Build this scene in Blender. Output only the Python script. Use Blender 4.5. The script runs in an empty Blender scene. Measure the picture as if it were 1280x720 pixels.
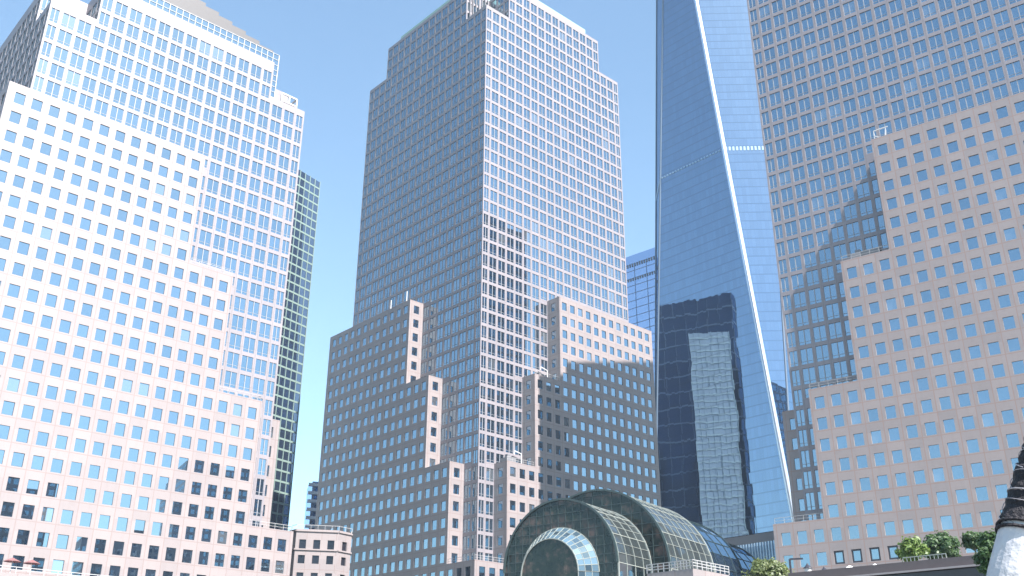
import bpy, math, random
from mathutils import Vector, Matrix
random.seed(7)
scene = bpy.context.scene
COL = scene.collection
R = math.radians
GROUND = -3.0

def hd(h, r=1.0):
    return (math.sin(R(h)) * r, math.cos(R(h)) * r)

# ------------------------------------------------------------------ camera
F_PX, PITCH, ROLL = 1241.5, R(23.84), R(0.255)
sp, cp = math.sin(PITCH), math.cos(PITCH)
fwd = Vector((0, cp, sp)); up0 = Vector((0, -sp, cp)); rt0 = Vector((1, 0, 0))
rt = rt0 * math.cos(ROLL) + up0 * math.sin(ROLL)
up = -rt0 * math.sin(ROLL) + up0 * math.cos(ROLL)
cd = bpy.data.cameras.new('camera'); cam = bpy.data.objects.new('camera', cd); COL.objects.link(cam)
cam.matrix_world = Matrix(((rt.x, up.x, -fwd.x, 0), (rt.y, up.y, -fwd.y, 0), (rt.z, up.z, -fwd.z, 0), (0, 0, 0, 1)))
cd.sensor_width = 36.0; cd.lens = F_PX / 1280 * 36.0; cd.clip_start = 0.1; cd.clip_end = 20000
scene.camera = cam

def proj(p):
    v = Vector(p); d = v.dot(fwd)
    if d < 0.1: return None
    return 640 + F_PX * v.dot(rt) / d, 360 - F_PX * v.dot(up) / d, d

def ray(x, y):
    return (fwd + rt * ((x - 640) / F_PX) + up * ((360 - y) / F_PX))

def at_rho(x, y, rho):
    d = ray(x, y); s = rho / math.hypot(d.x, d.y)
    return d * s

# ------------------------------------------------------------------ materials
def new_mat(name):
    m = bpy.data.materials.new(name); m.use_nodes = True
    nt = m.node_tree; nt.nodes.clear()
    out = nt.nodes.new('ShaderNodeOutputMaterial')
    return m, nt, out

def N(nt, t, **kw):
    n = nt.nodes.new(t)
    for k, v in kw.items():
        if k.startswith('i_'):
            n.inputs[int(k[2:])].default_value = v
        else:
            setattr(n, k, v)
    return n

def L(nt, a, b):
    nt.links.new(a, b)

def math_n(nt, op, a, b=None, c=None):
    n = nt.nodes.new('ShaderNodeMath'); n.operation = op
    for i, v in enumerate((a, b, c)):
        if v is None: continue
        if isinstance(v, (int, float)): n.inputs[i].default_value = v
        else: L(nt, v, n.inputs[i])
    return n.outputs[0]

def mixc(nt, fac, a, b, blend='MIX'):
    n = nt.nodes.new('ShaderNodeMix'); n.data_type = 'RGBA'; n.blend_type = blend
    for i, v in ((0, fac), (6, a), (7, b)):
        if isinstance(v, (int, float)): n.inputs[i].default_value = v
        elif isinstance(v, tuple): n.inputs[i].default_value = (*v, 1) if len(v) == 3 else v
        else: L(nt, v, n.inputs[i])
    return n.outputs[2]

def plain(name, col, rough=0.7, metal=0.0, var=0.12, scale=3.0, bump=0.0):
    m, nt, out = new_mat(name)
    b = N(nt, 'ShaderNodeBsdfPrincipled')
    tc = N(nt, 'ShaderNodeTexCoord'); no = N(nt, 'ShaderNodeTexNoise'); no.inputs['Scale'].default_value = scale
    no.inputs['Detail'].default_value = 5
    L(nt, tc.outputs['Object'], no.inputs['Vector'])
    c = mixc(nt, no.outputs['Fac'], tuple(x * (1 - var) for x in col), tuple(min(1, x * (1 + var)) for x in col))
    L(nt, c, b.inputs['Base Color'])
    b.inputs['Roughness'].default_value = rough; b.inputs['Metallic'].default_value = metal
    if bump:
        bp = N(nt, 'ShaderNodeBump'); bp.inputs['Strength'].default_value = bump; bp.inputs['Distance'].default_value = .05
        L(nt, no.outputs['Fac'], bp.inputs['Height']); L(nt, bp.outputs[0], b.inputs['Normal'])
    L(nt, b.outputs[0], out.inputs[0])
    return m

def stone_mat(name, col, joint=(0.20, 0.15, 0.14), bay=3.155, fl=4.0833, u_off=0.755, z_off=34.8):
    """granite cladding: per panel tone, thin joints at bay and floor lines, soot and rain streaks"""
    m, nt, out = new_mat(name)
    b = N(nt, 'ShaderNodeBsdfPrincipled'); b.inputs['Roughness'].default_value = 0.5; b.inputs['Specular IOR Level'].default_value = 0.5
    uv = N(nt, 'ShaderNodeUVMap'); uv.uv_map = 'UVMap'
    sx = N(nt, 'ShaderNodeSeparateXYZ'); L(nt, uv.outputs[0], sx.inputs[0])
    u = math_n(nt, 'DIVIDE', math_n(nt, 'SUBTRACT', sx.outputs[0], u_off), bay)
    v = math_n(nt, 'DIVIDE', math_n(nt, 'SUBTRACT', sx.outputs[1], z_off), fl)
    # half-bay joints (vertical) and two courses per floor
    u2 = math_n(nt, 'ADD', u, 0.5)
    v2 = math_n(nt, 'MULTIPLY', v, 1.0)
    du = math_n(nt, 'PINGPONG', u2, 0.5); dv = math_n(nt, 'PINGPONG', math_n(nt, 'ADD', v2, 0.06), 0.5)
    ju = math_n(nt, 'LESS_THAN', du, 0.024); jv = math_n(nt, 'LESS_THAN', dv, 0.018)
    du3 = math_n(nt, 'PINGPONG', math_n(nt, 'ADD', u, 0.72), 0.5)
    j = math_n(nt, 'MAXIMUM', ju, jv)
    cx = N(nt, 'ShaderNodeCombineXYZ')
    L(nt, math_n(nt, 'FLOOR', u2), cx.inputs[0]); L(nt, math_n(nt, 'FLOOR', math_n(nt, 'MULTIPLY', v2, 2.0)), cx.inputs[1])
    wn = N(nt, 'ShaderNodeTexWhiteNoise'); wn.noise_dimensions = '2D'; L(nt, cx.outputs[0], wn.inputs['Vector'])
    n1 = N(nt, 'ShaderNodeTexNoise'); n1.inputs['Scale'].default_value = 0.35; n1.inputs['Detail'].default_value = 6
    L(nt, uv.outputs[0], n1.inputs['Vector'])
    mp = N(nt, 'ShaderNodeMapping'); mp.inputs['Scale'].default_value = (1.2, 0.05, 1); L(nt, uv.outputs[0], mp.inputs[0])
    n2 = N(nt, 'ShaderNodeTexNoise'); n2.inputs['Scale'].default_value = 1.0; n2.inputs['Detail'].default_value = 4
    L(nt, mp.outputs[0], n2.inputs['Vector'])
    c = mixc(nt, wn.outputs['Value'], tuple(x * 0.91 for x in col), (col[0] * 1.08, col[1] * 1.05, col[2] * 1.03))
    c = mixc(nt, math_n(nt, 'MULTIPLY', n1.outputs['Fac'], 0.35), c, (col[0] * .86, col[1] * .84, col[2] * .84))
    c = mixc(nt, math_n(nt, 'MULTIPLY', math_n(nt, 'GREATER_THAN', n2.outputs['Fac'], 0.56), 0.10), c, tuple(x * .7 for x in col))
    c = mixc(nt, math_n(nt, 'MULTIPLY', j, 0.75), c, joint)
    L(nt, c, b.inputs['Base Color'])
    L(nt, b.outputs[0], out.inputs[0])
    return m

def glass_mat(name, tint, base, refl=0.5, rough=0.01, wob=0.0, wscale=0.1, cell=None, lines=None, cellamp=0.0, var=(0.5, 1.7), blinds=False):
    """reflective window glass over a dark room; 'rnd' face attribute varies it from pane to pane"""
    m, nt, out = new_mat(name)
    at = N(nt, 'ShaderNodeAttribute'); at.attribute_type = 'GEOMETRY'; at.attribute_name = 'rnd'
    rnd = at.outputs['Fac']
    df = N(nt, 'ShaderNodeBsdfDiffuse'); gl = N(nt, 'ShaderNodeBsdfGlossy'); gl.inputs['Roughness'].default_value = rough
    dc = mixc(nt, rnd, tuple(x * var[0] for x in base), tuple(x * var[1] for x in base))
    if blinds: dc = mixc(nt, math_n(nt, 'GREATER_THAN', rnd, .94), dc, (0.12, 0.125, 0.13))
    L(nt, dc, df.inputs['Color'])
    tc = mixc(nt, rnd, tuple(x * 0.94 for x in tint), tint)
    fac = None
    if lines or cell:
        uv = N(nt, 'ShaderNodeUVMap'); uv.uv_map = 'UVMap'
    if lines:
        (pu, wu, pv, wv, amt) = lines
        sx = N(nt, 'ShaderNodeSeparateXYZ'); L(nt, uv.outputs[0], sx.inputs[0])
        a = math_n(nt, 'LESS_THAN', math_n(nt, 'PINGPONG', math_n(nt, 'DIVIDE', sx.outputs[0], pu), 0.5), wu)
        bq = math_n(nt, 'LESS_THAN', math_n(nt, 'PINGPONG', math_n(nt, 'DIVIDE', sx.outputs[1], pv), 0.5), wv)
        j = math_n(nt, 'MAXIMUM', math_n(nt, 'MULTIPLY', a, 0.35), bq)
        tc = mixc(nt, math_n(nt, 'MULTIPLY', j, amt), tc, tuple(x * 0.45 for x in tint))
    if cell:
        sc = N(nt, 'ShaderNodeVectorMath'); sc.operation = 'DIVIDE'; L(nt, uv.outputs[0], sc.inputs[0]); sc.inputs[1].default_value = (cell[0], cell[1], 1)
        fl = N(nt, 'ShaderNodeVectorMath'); fl.operation = 'FLOOR'; L(nt, sc.outputs[0], fl.inputs[0])
        wn = N(nt, 'ShaderNodeTexWhiteNoise'); wn.noise_dimensions = '2D'; L(nt, fl.outputs[0], wn.inputs['Vector'])
        tc = mixc(nt, math_n(nt, 'MULTIPLY', wn.outputs['Value'], 0.32), tc, tuple(x * 0.7 for x in tint))
        s1 = N(nt, 'ShaderNodeVectorMath'); s1.operation = 'SUBTRACT'; L(nt, wn.outputs['Color'], s1.inputs[0]); s1.inputs[1].default_value = (.5, .5, .5)
        s2 = N(nt, 'ShaderNodeVectorMath'); s2.operation = 'SCALE'; L(nt, s1.outputs[0], s2.inputs[0]); s2.inputs[3].default_value = cellamp
        ge = N(nt, 'ShaderNodeNewGeometry')
        ad = N(nt, 'ShaderNodeVectorMath'); ad.operation = 'ADD'; L(nt, ge.outputs['Normal'], ad.inputs[0]); L(nt, s2.outputs[0], ad.inputs[1])
        nn = N(nt, 'ShaderNodeVectorMath'); nn.operation = 'NORMALIZE'; L(nt, ad.outputs[0], nn.inputs[0])
        nrm = nn.outputs[0]
    else:
        nrm = None
    if wob:
        to = N(nt, 'ShaderNodeTexCoord')
        no = N(nt, 'ShaderNodeTexNoise'); no.inputs['Scale'].default_value = wscale; no.inputs['Detail'].default_value = 2
        L(nt, to.outputs['Object'], no.inputs['Vector'])
        bp = N(nt, 'ShaderNodeBump'); bp.inputs['Strength'].default_value = 1.0; bp.inputs['Distance'].default_value = wob
        L(nt, no.outputs['Fac'], bp.inputs['Height'])
        if nrm: L(nt, nrm, bp.inputs['Normal'])
        nrm = bp.outputs[0]
    if nrm: L(nt, nrm, gl.inputs['Normal'])
    L(nt, tc, gl.inputs['Color'])
    fr = N(nt, 'ShaderNodeFresnel'); fr.inputs[0].default_value = 1.5
    f = math_n(nt, 'ADD', math_n(nt, 'MULTIPLY', fr.outputs[0], 1 - refl), refl)
    mx = N(nt, 'ShaderNodeMixShader'); L(nt, f, mx.inputs[0]); L(nt, df.outputs[0], mx.inputs[1]); L(nt, gl.outputs[0], mx.inputs[2])
    L(nt, mx.outputs[0], out.inputs[0])
    return m

M = {}
M['stone'] = stone_mat('pink_granite', (0.25, 0.221, 0.219))
M['stone_right'] = stone_mat('pink_grey_granite', (0.28, 0.242, 0.234), joint=(0.27, 0.17, 0.14))
M['shaft'] = stone_mat('cool_grey_granite', (0.228, 0.214, 0.232), joint=(0.17, 0.15, 0.15))
M['glass'] = glass_mat('window_glass', (0.44, 0.58, 0.68), (0.012, 0.02, 0.035), refl=0.62, blinds=True)
M['frame'] = plain('window_metal', (0.25, 0.26, 0.28), 0.5, 0.0)
M['darkframe'] = plain('dark_window_metal', (0.03, 0.03, 0.04), 0.4, 0.2)
M['roof'] = plain('roof_gravel', (0.22, 0.21, 0.20), 0.9)
M['copper'] = plain('weathered_copper', (0.24, 0.36, 0.33), 0.6)
M['greyroof'] = plain('grey_metal_roof', (0.075, 0.072, 0.072), 0.55)
M['white'] = plain('white_paint', (0.5, 0.5, 0.5), 0.5)
M['railing'] = plain('grey_white_railing', (0.34, 0.34, 0.34), 0.5)
M['louvre'] = plain('grey_louvres', (0.16, 0.16, 0.17), 0.5)

# ------------------------------------------------------------------ mesh helpers
class MB:
    def __init__(s):
        s.v = []; s.f = []; s.m = []; s.uv = []; s.r = []
    def quad(s, pts, mi=0, uv=None, r=None):
        b = len(s.v); s.v.extend(pts); s.f.append(tuple(range(b, b + len(pts)))); s.m.append(mi)
        s.uv.extend(uv if uv else [(p[0] + p[1], p[2]) for p in pts]); s.r.append(random.random() if r is None else r)
    def box(s, x0, x1, y0, y1, z0, z1, mi=0, skip=''):
        P = lambda x, y, z: (x, y, z)
        if 'b' not in skip: s.quad([P(x0, y1, z0), P(x1, y1, z0), P(x1, y0, z0), P(x0, y0, z0)], mi)
        if 't' not in skip: s.quad([P(x0, y0, z1), P(x1, y0, z1), P(x1, y1, z1), P(x0, y1, z1)], mi)
        if 's' not in skip:
            s.quad([P(x0, y0, z0), P(x1, y0, z0), P(x1, y0, z1), P(x0, y0, z1)], mi)
            s.quad([P(x1, y0, z0), P(x1, y1, z0), P(x1, y1, z1), P(x1, y0, z1)], mi)
            s.quad([P(x1, y1, z0), P(x0, y1, z0), P(x0, y1, z1), P(x1, y1, z1)], mi)
            s.quad([P(x0, y1, z0), P(x0, y0, z0), P(x0, y0, z1), P(x0, y1, z1)], mi)
    def bar(s, a, b, w, h=None, mi=0):
        """rectangular bar from a to b"""
        h = h or w; a = Vector(a); b = Vector(b); d = (b - a).normalized()
        ref = Vector((0, 0, 1)) if abs(d.z) < .95 else Vector((1, 0, 0))
        x = d.cross(ref).normalized() * w / 2; y = x.cross(d).normalized() * h / 2
        A = [a - x - y, a + x - y, a + x + y, a - x + y]; B = [p + (b - a) for p in A]
        for i in range(4):
            j = (i + 1) % 4; s.quad([tuple(A[i]), tuple(B[i]), tuple(B[j]), tuple(A[j])], mi)
        s.quad([tuple(p) for p in A], mi); s.quad([tuple(p) for p in reversed(B)], mi)
    def tube(s, pts, rad, n=10, mi=0, cap=True):
        rings = []
        for i, p in enumerate(pts):
            p = Vector(p); q = Vector(pts[min(i + 1, len(pts) - 1)]) - Vector(pts[max(i - 1, 0)])
            d = q.normalized(); ref = Vector((0, 0, 1)) if abs(d.z) < .9 else Vector((1, 0, 0))
            x = d.cross(ref).normalized(); y = x.cross(d)
            r = rad[i] if isinstance(rad, (list, tuple)) else rad
            rings.append([tuple(p + (x * math.cos(t) + y * math.sin(t)) * r) for t in [2 * math.pi * k / n for k in range(n)]])
        for a, b in zip(rings, rings[1:]):
            for k in range(n):
                l = (k + 1) % n; s.quad([a[k], a[l], b[l], b[k]], mi)
        if cap:
            s.quad(list(reversed(rings[0])), mi); s.quad(rings[-1], mi)
    def build(s, name, mats, parent=None, smooth=False):
        me = bpy.data.meshes.new(name); me.from_pydata(s.v, [], s.f)
        for m in (mats if isinstance(mats, list) else [mats]): me.materials.append(m)
        me.polygons.foreach_set('material_index', s.m)
        ul = me.uv_layers.new(name='UVMap'); flat = [c for t in s.uv for c in t]; ul.data.foreach_set('uv', flat)
        at = me.attributes.new('rnd', 'FLOAT', 'FACE'); at.data.foreach_set('value', s.r)
        if smooth: me.polygons.foreach_set('use_smooth', [True] * len(s.f))
        me.update()
        o = bpy.data.objects.new(name, me); COL.objects.link(o)
        if parent: o.parent = parent
        return o

def empty(name, loc, rot=0.0):
    o = bpy.data.objects.new(name, None); COL.objects.link(o); o.location = loc; o.rotation_euler = (0, 0, rot)
    o.empty_display_size = 1
    return o

def tag(o, label=None, cat=None, group=None, kind=None):
    if label: o['label'] = label
    if cat: o['category'] = cat
    if group: o['group'] = group
    if kind: o['kind'] = kind
    return o

# ------------------------------------------------------------------ stone towers of one family
BAY, FLR = 3.155, 4.0833
class Tower:
    def __init__(s, name, ox, oy, xhead, sy=1.0, label='', stone='stone', tallcorner='right', notch=198.0, top=210.25,
                 zt=1.3, zb=1.5, framed=None, frames=True):
        s.e = empty(name, (ox, oy, 0), R(90 - xhead)); tag(s.e, label, 'office tower')
        s.rot = R(90 - xhead); s.o = (ox, oy); s.sy = sy; s.stone = M[stone]; s.boxes = []; s.zt = zt; s.zb = zb; s.notch = notch
        s.wins = []; s.framed = framed; s.want_frames = frames
        T = 58.3; P = 4.6; s.T = T; s.P = P
        def nest(k):   # footprint of step k for both tall corners; k=0 lowest
            a = 5.15 + 9.465 * k
            if tallcorner == 'right':
                return [(a, T + P, -P, T - a), (-P, T - a, a, T + P)]
            return [(-P, T - a, -P, T - a), (a, T + P, a, T + P)]
        B = s.boxes
        B.append((-P, T + P, -P, T + P, GROUND, 34.8, 'block', 'podium'))
        for k, (z0, z1) in enumerate(((34.8, 59.3), (59.3, 83.8), (83.8, 108.3))):
            for q in nest(k): B.append((*q, z0, z1, 'block', 'stepped_block'))
        n = 9.1; nz = notch - .8
        B.append((0, T, 0, T, 34.8, nz, 'tower', 'tower_shaft'))
        for (a_, b_) in ((0, n), (T - n, T)):
            for (c_, d_) in ((0, n), (T - n, T)): B.append((a_, b_, c_, d_, nz, notch, 'tower', 'corner_roof_slab'))
        B.append((n, T - n, 0, T, nz, top, 'tower', 'tower_crown'))
        B.append((0, n, n, T - n, nz, top, 'tower', 'tower_crown'))
        B.append((T - n, T, n, T - n, nz, top, 'tower', 'tower_crown'))
        s.centres = [29.15 + BAY * (k - 9) for k in range(-1, 20)]
        s.centres[0] = -2.3; s.centres[-1] = 60.6
        for b in B: s.make_box(b)
        s.finish()
    def inside(s, x, y, z, me):
        for b in s.boxes:
            if b is me: continue
            if b[0] - .01 < x < b[1] + .01 and b[2] - .01 < y < b[3] + .01 and b[4] < z < b[5]: return True
        return False
    def make_box(s, b):
        x0, x1, y0, y1, z0, z1, style, name = b
        mb = MB()
        vis = []
        for side in ('-y', '+x', '+y', '-x'):
            if side[1] == 'y': u0, u1 = x0, x1; pl = y0 if side == '-y' else y1
            else: u0, u1 = y0, y1; pl = x0 if side == '-x' else x1
            front = side in ('-y', '-x')
            rec = 0.16 if style == 'block' else 0.15
            hw = 0.90 if style == 'block' else 1.25
            cols = []
            for c in s.centres:
                if style == 'tower' and (c < 0 or c > 58.3): continue
                a, bb = c - hw, c + hw
                if style == 'block':
                    if a < u0 + 0.7 or bb > u1 - 0.7: continue
                else:
                    a = max(a, u0 + 0.38); bb = min(bb, u1 - 0.38)
                    if bb - a < 0.8: continue
                cols.append((a, bb))
            # rows
            rows = []
            k = 0
            while True:
                if style == 'block':
                    zf = z1 - (k + 1) * FLR; za, zb = zf + s.zb - 1.15, zf + s.zb + 1.15
                else:
                    zf = s.notch + (5 - k) * FLR; za, zb = zf + s.zt - 1.62, zf + s.zt + 1.62
                k += 1 if style == 'block' else 1
                if zb > z1 - 0.3: continue
                za = max(za, z0 + 0.04)
                if zb - za < 1.4: break
                rows.append((za, zb))
            rows.reverse()
            sy = s.sy
            def pt(u, z, d, side=side, pl=pl):
                if side == '-y': return (u, (pl + d) * sy, z)
                if side == '+y': return (u, (pl - d) * sy, z)
                if side == '-x': return (pl + d, u * sy, z)
                return (pl - d, u * sy, z)
            flip = side in ('+y', '-x')
            def quad(a, c, m=0, mb=mb):   # a=(u,z,d) corners list
                pts = [pt(*q) for q in a]; uv = [(q[0], q[1]) for q in a]
                if flip: pts.reverse(); uv.reverse()
                mb.quad(pts, m, uv)
            def rect(ua, ub, za, zb, d=0.0):
                if ub - ua < 1e-4 or zb - za < 1e-4: return
                quad([(ua, za, d), (ub, za, d), (ub, zb, d), (ua, zb, d)], 0)
            def hidden(u, z):
                q = pt(u, z, -0.3); return s.inside(q[0], q[1] / sy, z, b)
            zprev = z0
            for (za, zb) in rows:
                rect(u0, u1, zprev, za)
                up = u0
                for (ua, ub) in cols:
                    HH = [hidden(ua, za), hidden(ub, za), hidden(ub, zb), hidden(ua, zb)]
                    row = (za, zb); za2, zb2 = za, zb
                    if all(HH): continue
                    if any(HH):
                        def edge(f, lo, hi):          # f(lo) hidden, f(hi) visible
                            for _ in range(14):
                                m_ = (lo + hi) / 2
                                if f(m_): lo = m_
                                else: hi = m_
                            return hi
                        if HH[0] and HH[3]: ua = edge(lambda q: hidden(q, (za + zb) / 2), ua, ub) + .12
                        elif HH[1] and HH[2]: ub = edge(lambda q: hidden(q, (za + zb) / 2), ub, ua) - .12
                        elif HH[0] or HH[1]: za2 = edge(lambda q: hidden(ua if HH[0] else ub, q), za, zb) + .1
                        else: continue
                        if ub - ua < .7 or zb - za2 < 1.2: continue
                    rect(up, ua, za, zb); up = ub
                    rect(ua, ub, za, za2)
                    za_row, za = za, za2
                    # reveals
                    quad([(ua, za, 0), (ub, za, 0), (ub, za, rec), (ua, za, rec)], 0)
                    quad([(ua, zb, rec), (ub, zb, rec), (ub, zb, 0), (ua, zb, 0)], 0)
                    quad([(ua, za, 0), (ua, za, rec), (ua, zb, rec), (ua, zb, 0)], 0)
                    quad([(ub, za, rec), (ub, za, 0), (ub, zb, 0), (ub, zb, rec)], 0)
                    s.add_window(pt, flip, ua, ub, za, zb, rec, style, front, side)
                    za = za_row
                rect(up, u1, za, zb)
                zprev = zb
            rect(u0, u1, zprev, z1)
        # roof with a low parapet lip
        sy = s.sy
        mb.quad([(x0, y0 * sy, z1), (x1, y0 * sy, z1), (x1, y1 * sy, z1), (x0, y1 * sy, z1)], 1)
        mb.build(name, [s.stone if style == 'block' else M['shaft'], M['roof']], s.e)
    def add_window(s, pt, flip, ua, ub, za, zb, rec, style, front, side):
        gl = MB()
        t = [random.uniform(-1, 1) * 0.006 for _ in range(2)]
        q = [(ua, za, rec + t[0] + t[1]), (ub, za, rec - t[0] + t[1]), (ub, zb, rec - t[0] - t[1]), (ua, zb, rec + t[0] - t[1])]
        pts = [pt(*k) for k in q]; uv = [(k[0], k[1]) for k in q]
        if flip: pts.reverse(); uv.reverse()
        fr = []
        kind = 0
        def bar(a, b, c, d, dep):
            fr.append((a, b, c, d, dep))
        if style == 'tower':
            m = (ua + ub) / 2; w = 0.075
            if ub - ua > 1.6:
                bar(m - w, m + w, za, zb, rec - 0.09)
            zl = za + 0.62
            bar(ua, ub, zl - .035, zl + .035, rec - 0.05)
            bar(ua, ua + .05, za, zb, rec - .05); bar(ub - .05, ub, za, zb, rec - .05)
        else:
            w = 0.05
            if s.framed and s.framed(side, (ua + ub) / 2, (za + zb) / 2): w = 0.30; kind = 1
            bar(ua, ua + w, za, zb, rec - .05); bar(ub - w, ub, za, zb, rec - .05)
            bar(ua + w, ub - w, za, za + w, rec - .05); bar(ua + w, ub - w, zb - w, zb, rec - .05)
        area = 0
        if front:
            c, sn = math.cos(s.rot), math.sin(s.rot)
            P2 = []
            for p in pts:
                w_ = (s.o[0] + p[0] * c - p[1] * sn, s.o[1] + p[0] * sn + p[1] * c, p[2]); k = proj(w_)
                if k is None: P2 = None; break
                P2.append(k)
            if P2:
                cx = sum(k[0] for k in P2) / 4; cy = sum(k[1] for k in P2) / 4
                if 4 < cx < 1276 and 4 < cy < 716:
                    area = abs(sum(P2[i][0] * P2[(i + 1) % 4][1] - P2[(i + 1) % 4][0] * P2[i][1] for i in range(4))) / 2
        s.wins.append((area + (1e4 if kind else 0), pts, uv, fr, rec, pt, flip, style, front, kind))
    def frame_into(s, mb, w):
        _, pts, uv, fr, rec, pt, flip, style, front, kind = w
        for (a, b, c, d, dep) in fr:
            for q in ([(a, c, dep), (b, c, dep), (b, d, dep), (a, d, dep)],
                      [(a, c, rec), (b, c, rec), (b, c, dep), (a, c, dep)],
                      [(a, d, dep), (b, d, dep), (b, d, rec), (a, d, rec)],
                      [(a, c, rec), (a, c, dep), (a, d, dep), (a, d, rec)],
                      [(b, c, dep), (b, c, rec), (b, d, rec), (b, d, dep)]):
                p = [pt(*k) for k in q]
                if flip: p.reverse()
                mb.quad(p, 0)
    def finish(s):
        s.wins.sort(key=lambda w: -w[0])
        rest = MB(); rf = MB(); n = 0
        for w in s.wins:
            if n < 100 and w[0] > 0:
                g = MB(); g.quad(w[1], 0, w[2]); o = g.build('window', M['glass'], s.e)
                f = MB(); s.frame_into(f, w); f.build('frame', M['darkframe'] if w[7] == 'block' else M['frame'], o)
                if w[9]: o['label'] = 'window with a thick black frame'
                n += 1
            else:
                rest.quad(w[1], 0, w[2])
                if w[8] and w[7] == 'tower' and s.want_frames: s.frame_into(rf, w)
        o = rest.build('windows', M['glass'], s.e); o['kind'] = 'stuff'
        if rf.f:
            f = rf.build('window_frames', M['frame'], o); f['kind'] = 'stuff'
    def rail(s, pts, z, h=1.1, name='roof_railing', step=1.6):
        mb = MB()
        for a, b in zip(pts, pts[1:]):
            A = Vector((a[0], a[1] * s.sy, z)); B = Vector((b[0], b[1] * s.sy, z)); n = max(1, int((B - A).length / step))
            mb.bar(A + Vector((0, 0, h)), B + Vector((0, 0, h)), .07); mb.bar(A + Vector((0, 0, h * .5)), B + Vector((0, 0, h * .5)), .05)
            for i in range(n + 1):
                p = A.lerp(B, i / n); mb.bar(p, p + Vector((0, 0, h)), .06)
        return mb.build(name, M['railing'], s.e)

# centre
C = hd(-1.93, 238.0)
centre = Tower('granite_tower', C[0], C[1], 47.7, sy=1.035, notch=198.0, top=210.25, zt=1.25, zb=1.55,
               label='middle stepped granite tower with one corner towards us and one face in shade')
def pyramid(t, mat, z0, z1, inset0, name='pyramid_roof'):
    mb = MB(); T = t.T; c = T / 2; sy = t.sy
    a = inset0
    q = [(a, a * sy, z0), (T - a, a * sy, z0), (T - a, (T - a) * sy, z0), (a, (T - a) * sy, z0)]
    for i in range(4): mb.quad([q[i], q[(i + 1) % 4], (c, c * sy, z1)])
    mb.build(name, mat, t.e)
mb = MB(); mb.box(12, 46.0, 2.6, 55.5 * 1.035, 210.25, 214.8); mb.box(2.6, 55.7, 12, 46 * 1.035, 210.25, 214.79); mb.build('roof_parapet', M['copper'], centre.e)
pyramid(centre, M['copper'], 214.8, 236, 14)

# notch of the centre tower: glazed louvre bays
def notch_louvres(t, z0, z1):
    mb = MB(); n = 9.1
    for i in range(7):
        u = 1.0 + i * 1.2
        mb.box(u, u + .25, (n - .5) * t.sy, (n - .12) * t.sy, z0, z1 - .4)
    mb.build('corner_louvres', M['louvre'], t.e)
notch_louvres(centre, 198.0, 210.25)

# left
NL = hd(-42.3, 179.1); BL = hd(47.7, 33.75 + 4.6)
left = Tower('granite_tower', NL[0] + BL[0], NL[1] + BL[1], 47.7, tallcorner='left', notch=132.5, top=142.0, zt=.75, zb=1.2,
             label='sunlit stepped granite tower at the left with a grey stepped roof')
# right
NR = hd(36.2, 185.3); BR = hd(126.2, -66.87 + .25)
ZTOP_R = 176.8
right = Tower('granite_tower', NR[0] + BR[0], NR[1] + BR[1], 126.2, sy=1.13, tallcorner='right', notch=ZTOP_R - 3.5, top=ZTOP_R, zt=.75, zb=1.15, stone='stone_right',
              label='stepped granite tower at the right whose face rises out of the picture',
              framed=lambda side, u, z: side == '-y' and 26.0 < z < 29.2 and 6.3 < u < 17.5)
pyramid(right, M['copper'], ZTOP_R, ZTOP_R + 16, 12, 'domed_roof')

# left tower roof: glazed screen and stepped grey roof
def left_roof():
    t = left; zt = 142.0
    g = MB(); g.box(11.5, 50.6, 1.0, 57.3, 132.6, 145.2)
    o = g.build('roof_glass_screen', M['glass'], t.e)
    f = MB()
    n = 26
    for i in range(n + 1):
        u = 11.5 + (50.6 - 11.5) * i / n
        f.bar((u, .93, 132.6), (u, .93, 145.2), .10)
    for k in range(9):
        z = 133.2 + k * 1.5
        f.bar((11.5, .9, z), (50.6, .9, z), .08)
        f.bar((50.7, 1, z), (50.7, 57, z), .08)
    for i in range(34):
        v = 1 + 56.0 * i / 33
        f.bar((50.69, v, 132.6), (50.69, v, 145.2), .10)
    f.build('screen_mullions', M['white'], o)
    m = MB(); z = 145.2; a = 4.0
    for k in range(8):
        m.box(11.5 + a, 54.5 - a, a, 58 - a, z, z + 3.0, 0, 'b'); z += 3.0; a += 2.6
    m.build('stepped_roof', M['greyroof'], t.e)
left_roof()

# railings and small roof gear
right.rail([(-4.3, -4.3), (5.0, -4.3)], 34.8); right.rail([(5.4, -4.3), (14.4, -4.3)], 59.3); right.rail([(14.9, -4.3), (23.9, -4.3)], 83.8)
left.rail([(34.5, -4.3), (43.4, -4.3)], 83.8); left.rail([(43.9, -4.3), (52.9, -4.3), (52.9, 0)], 59.3); left.rail([(53.3, -4.3), (62.6, -4.3), (62.6, 50)], 34.8)
centre.rail([(-4.3, 60), (-4.3, -4.3), (5, -4.3)], 34.8)
centre.rail([(5.4, -4.3), (14.4, -4.3)], 59.3); centre.rail([(14.9, -4.3), (23.9, -4.3)], 83.8)

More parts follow.
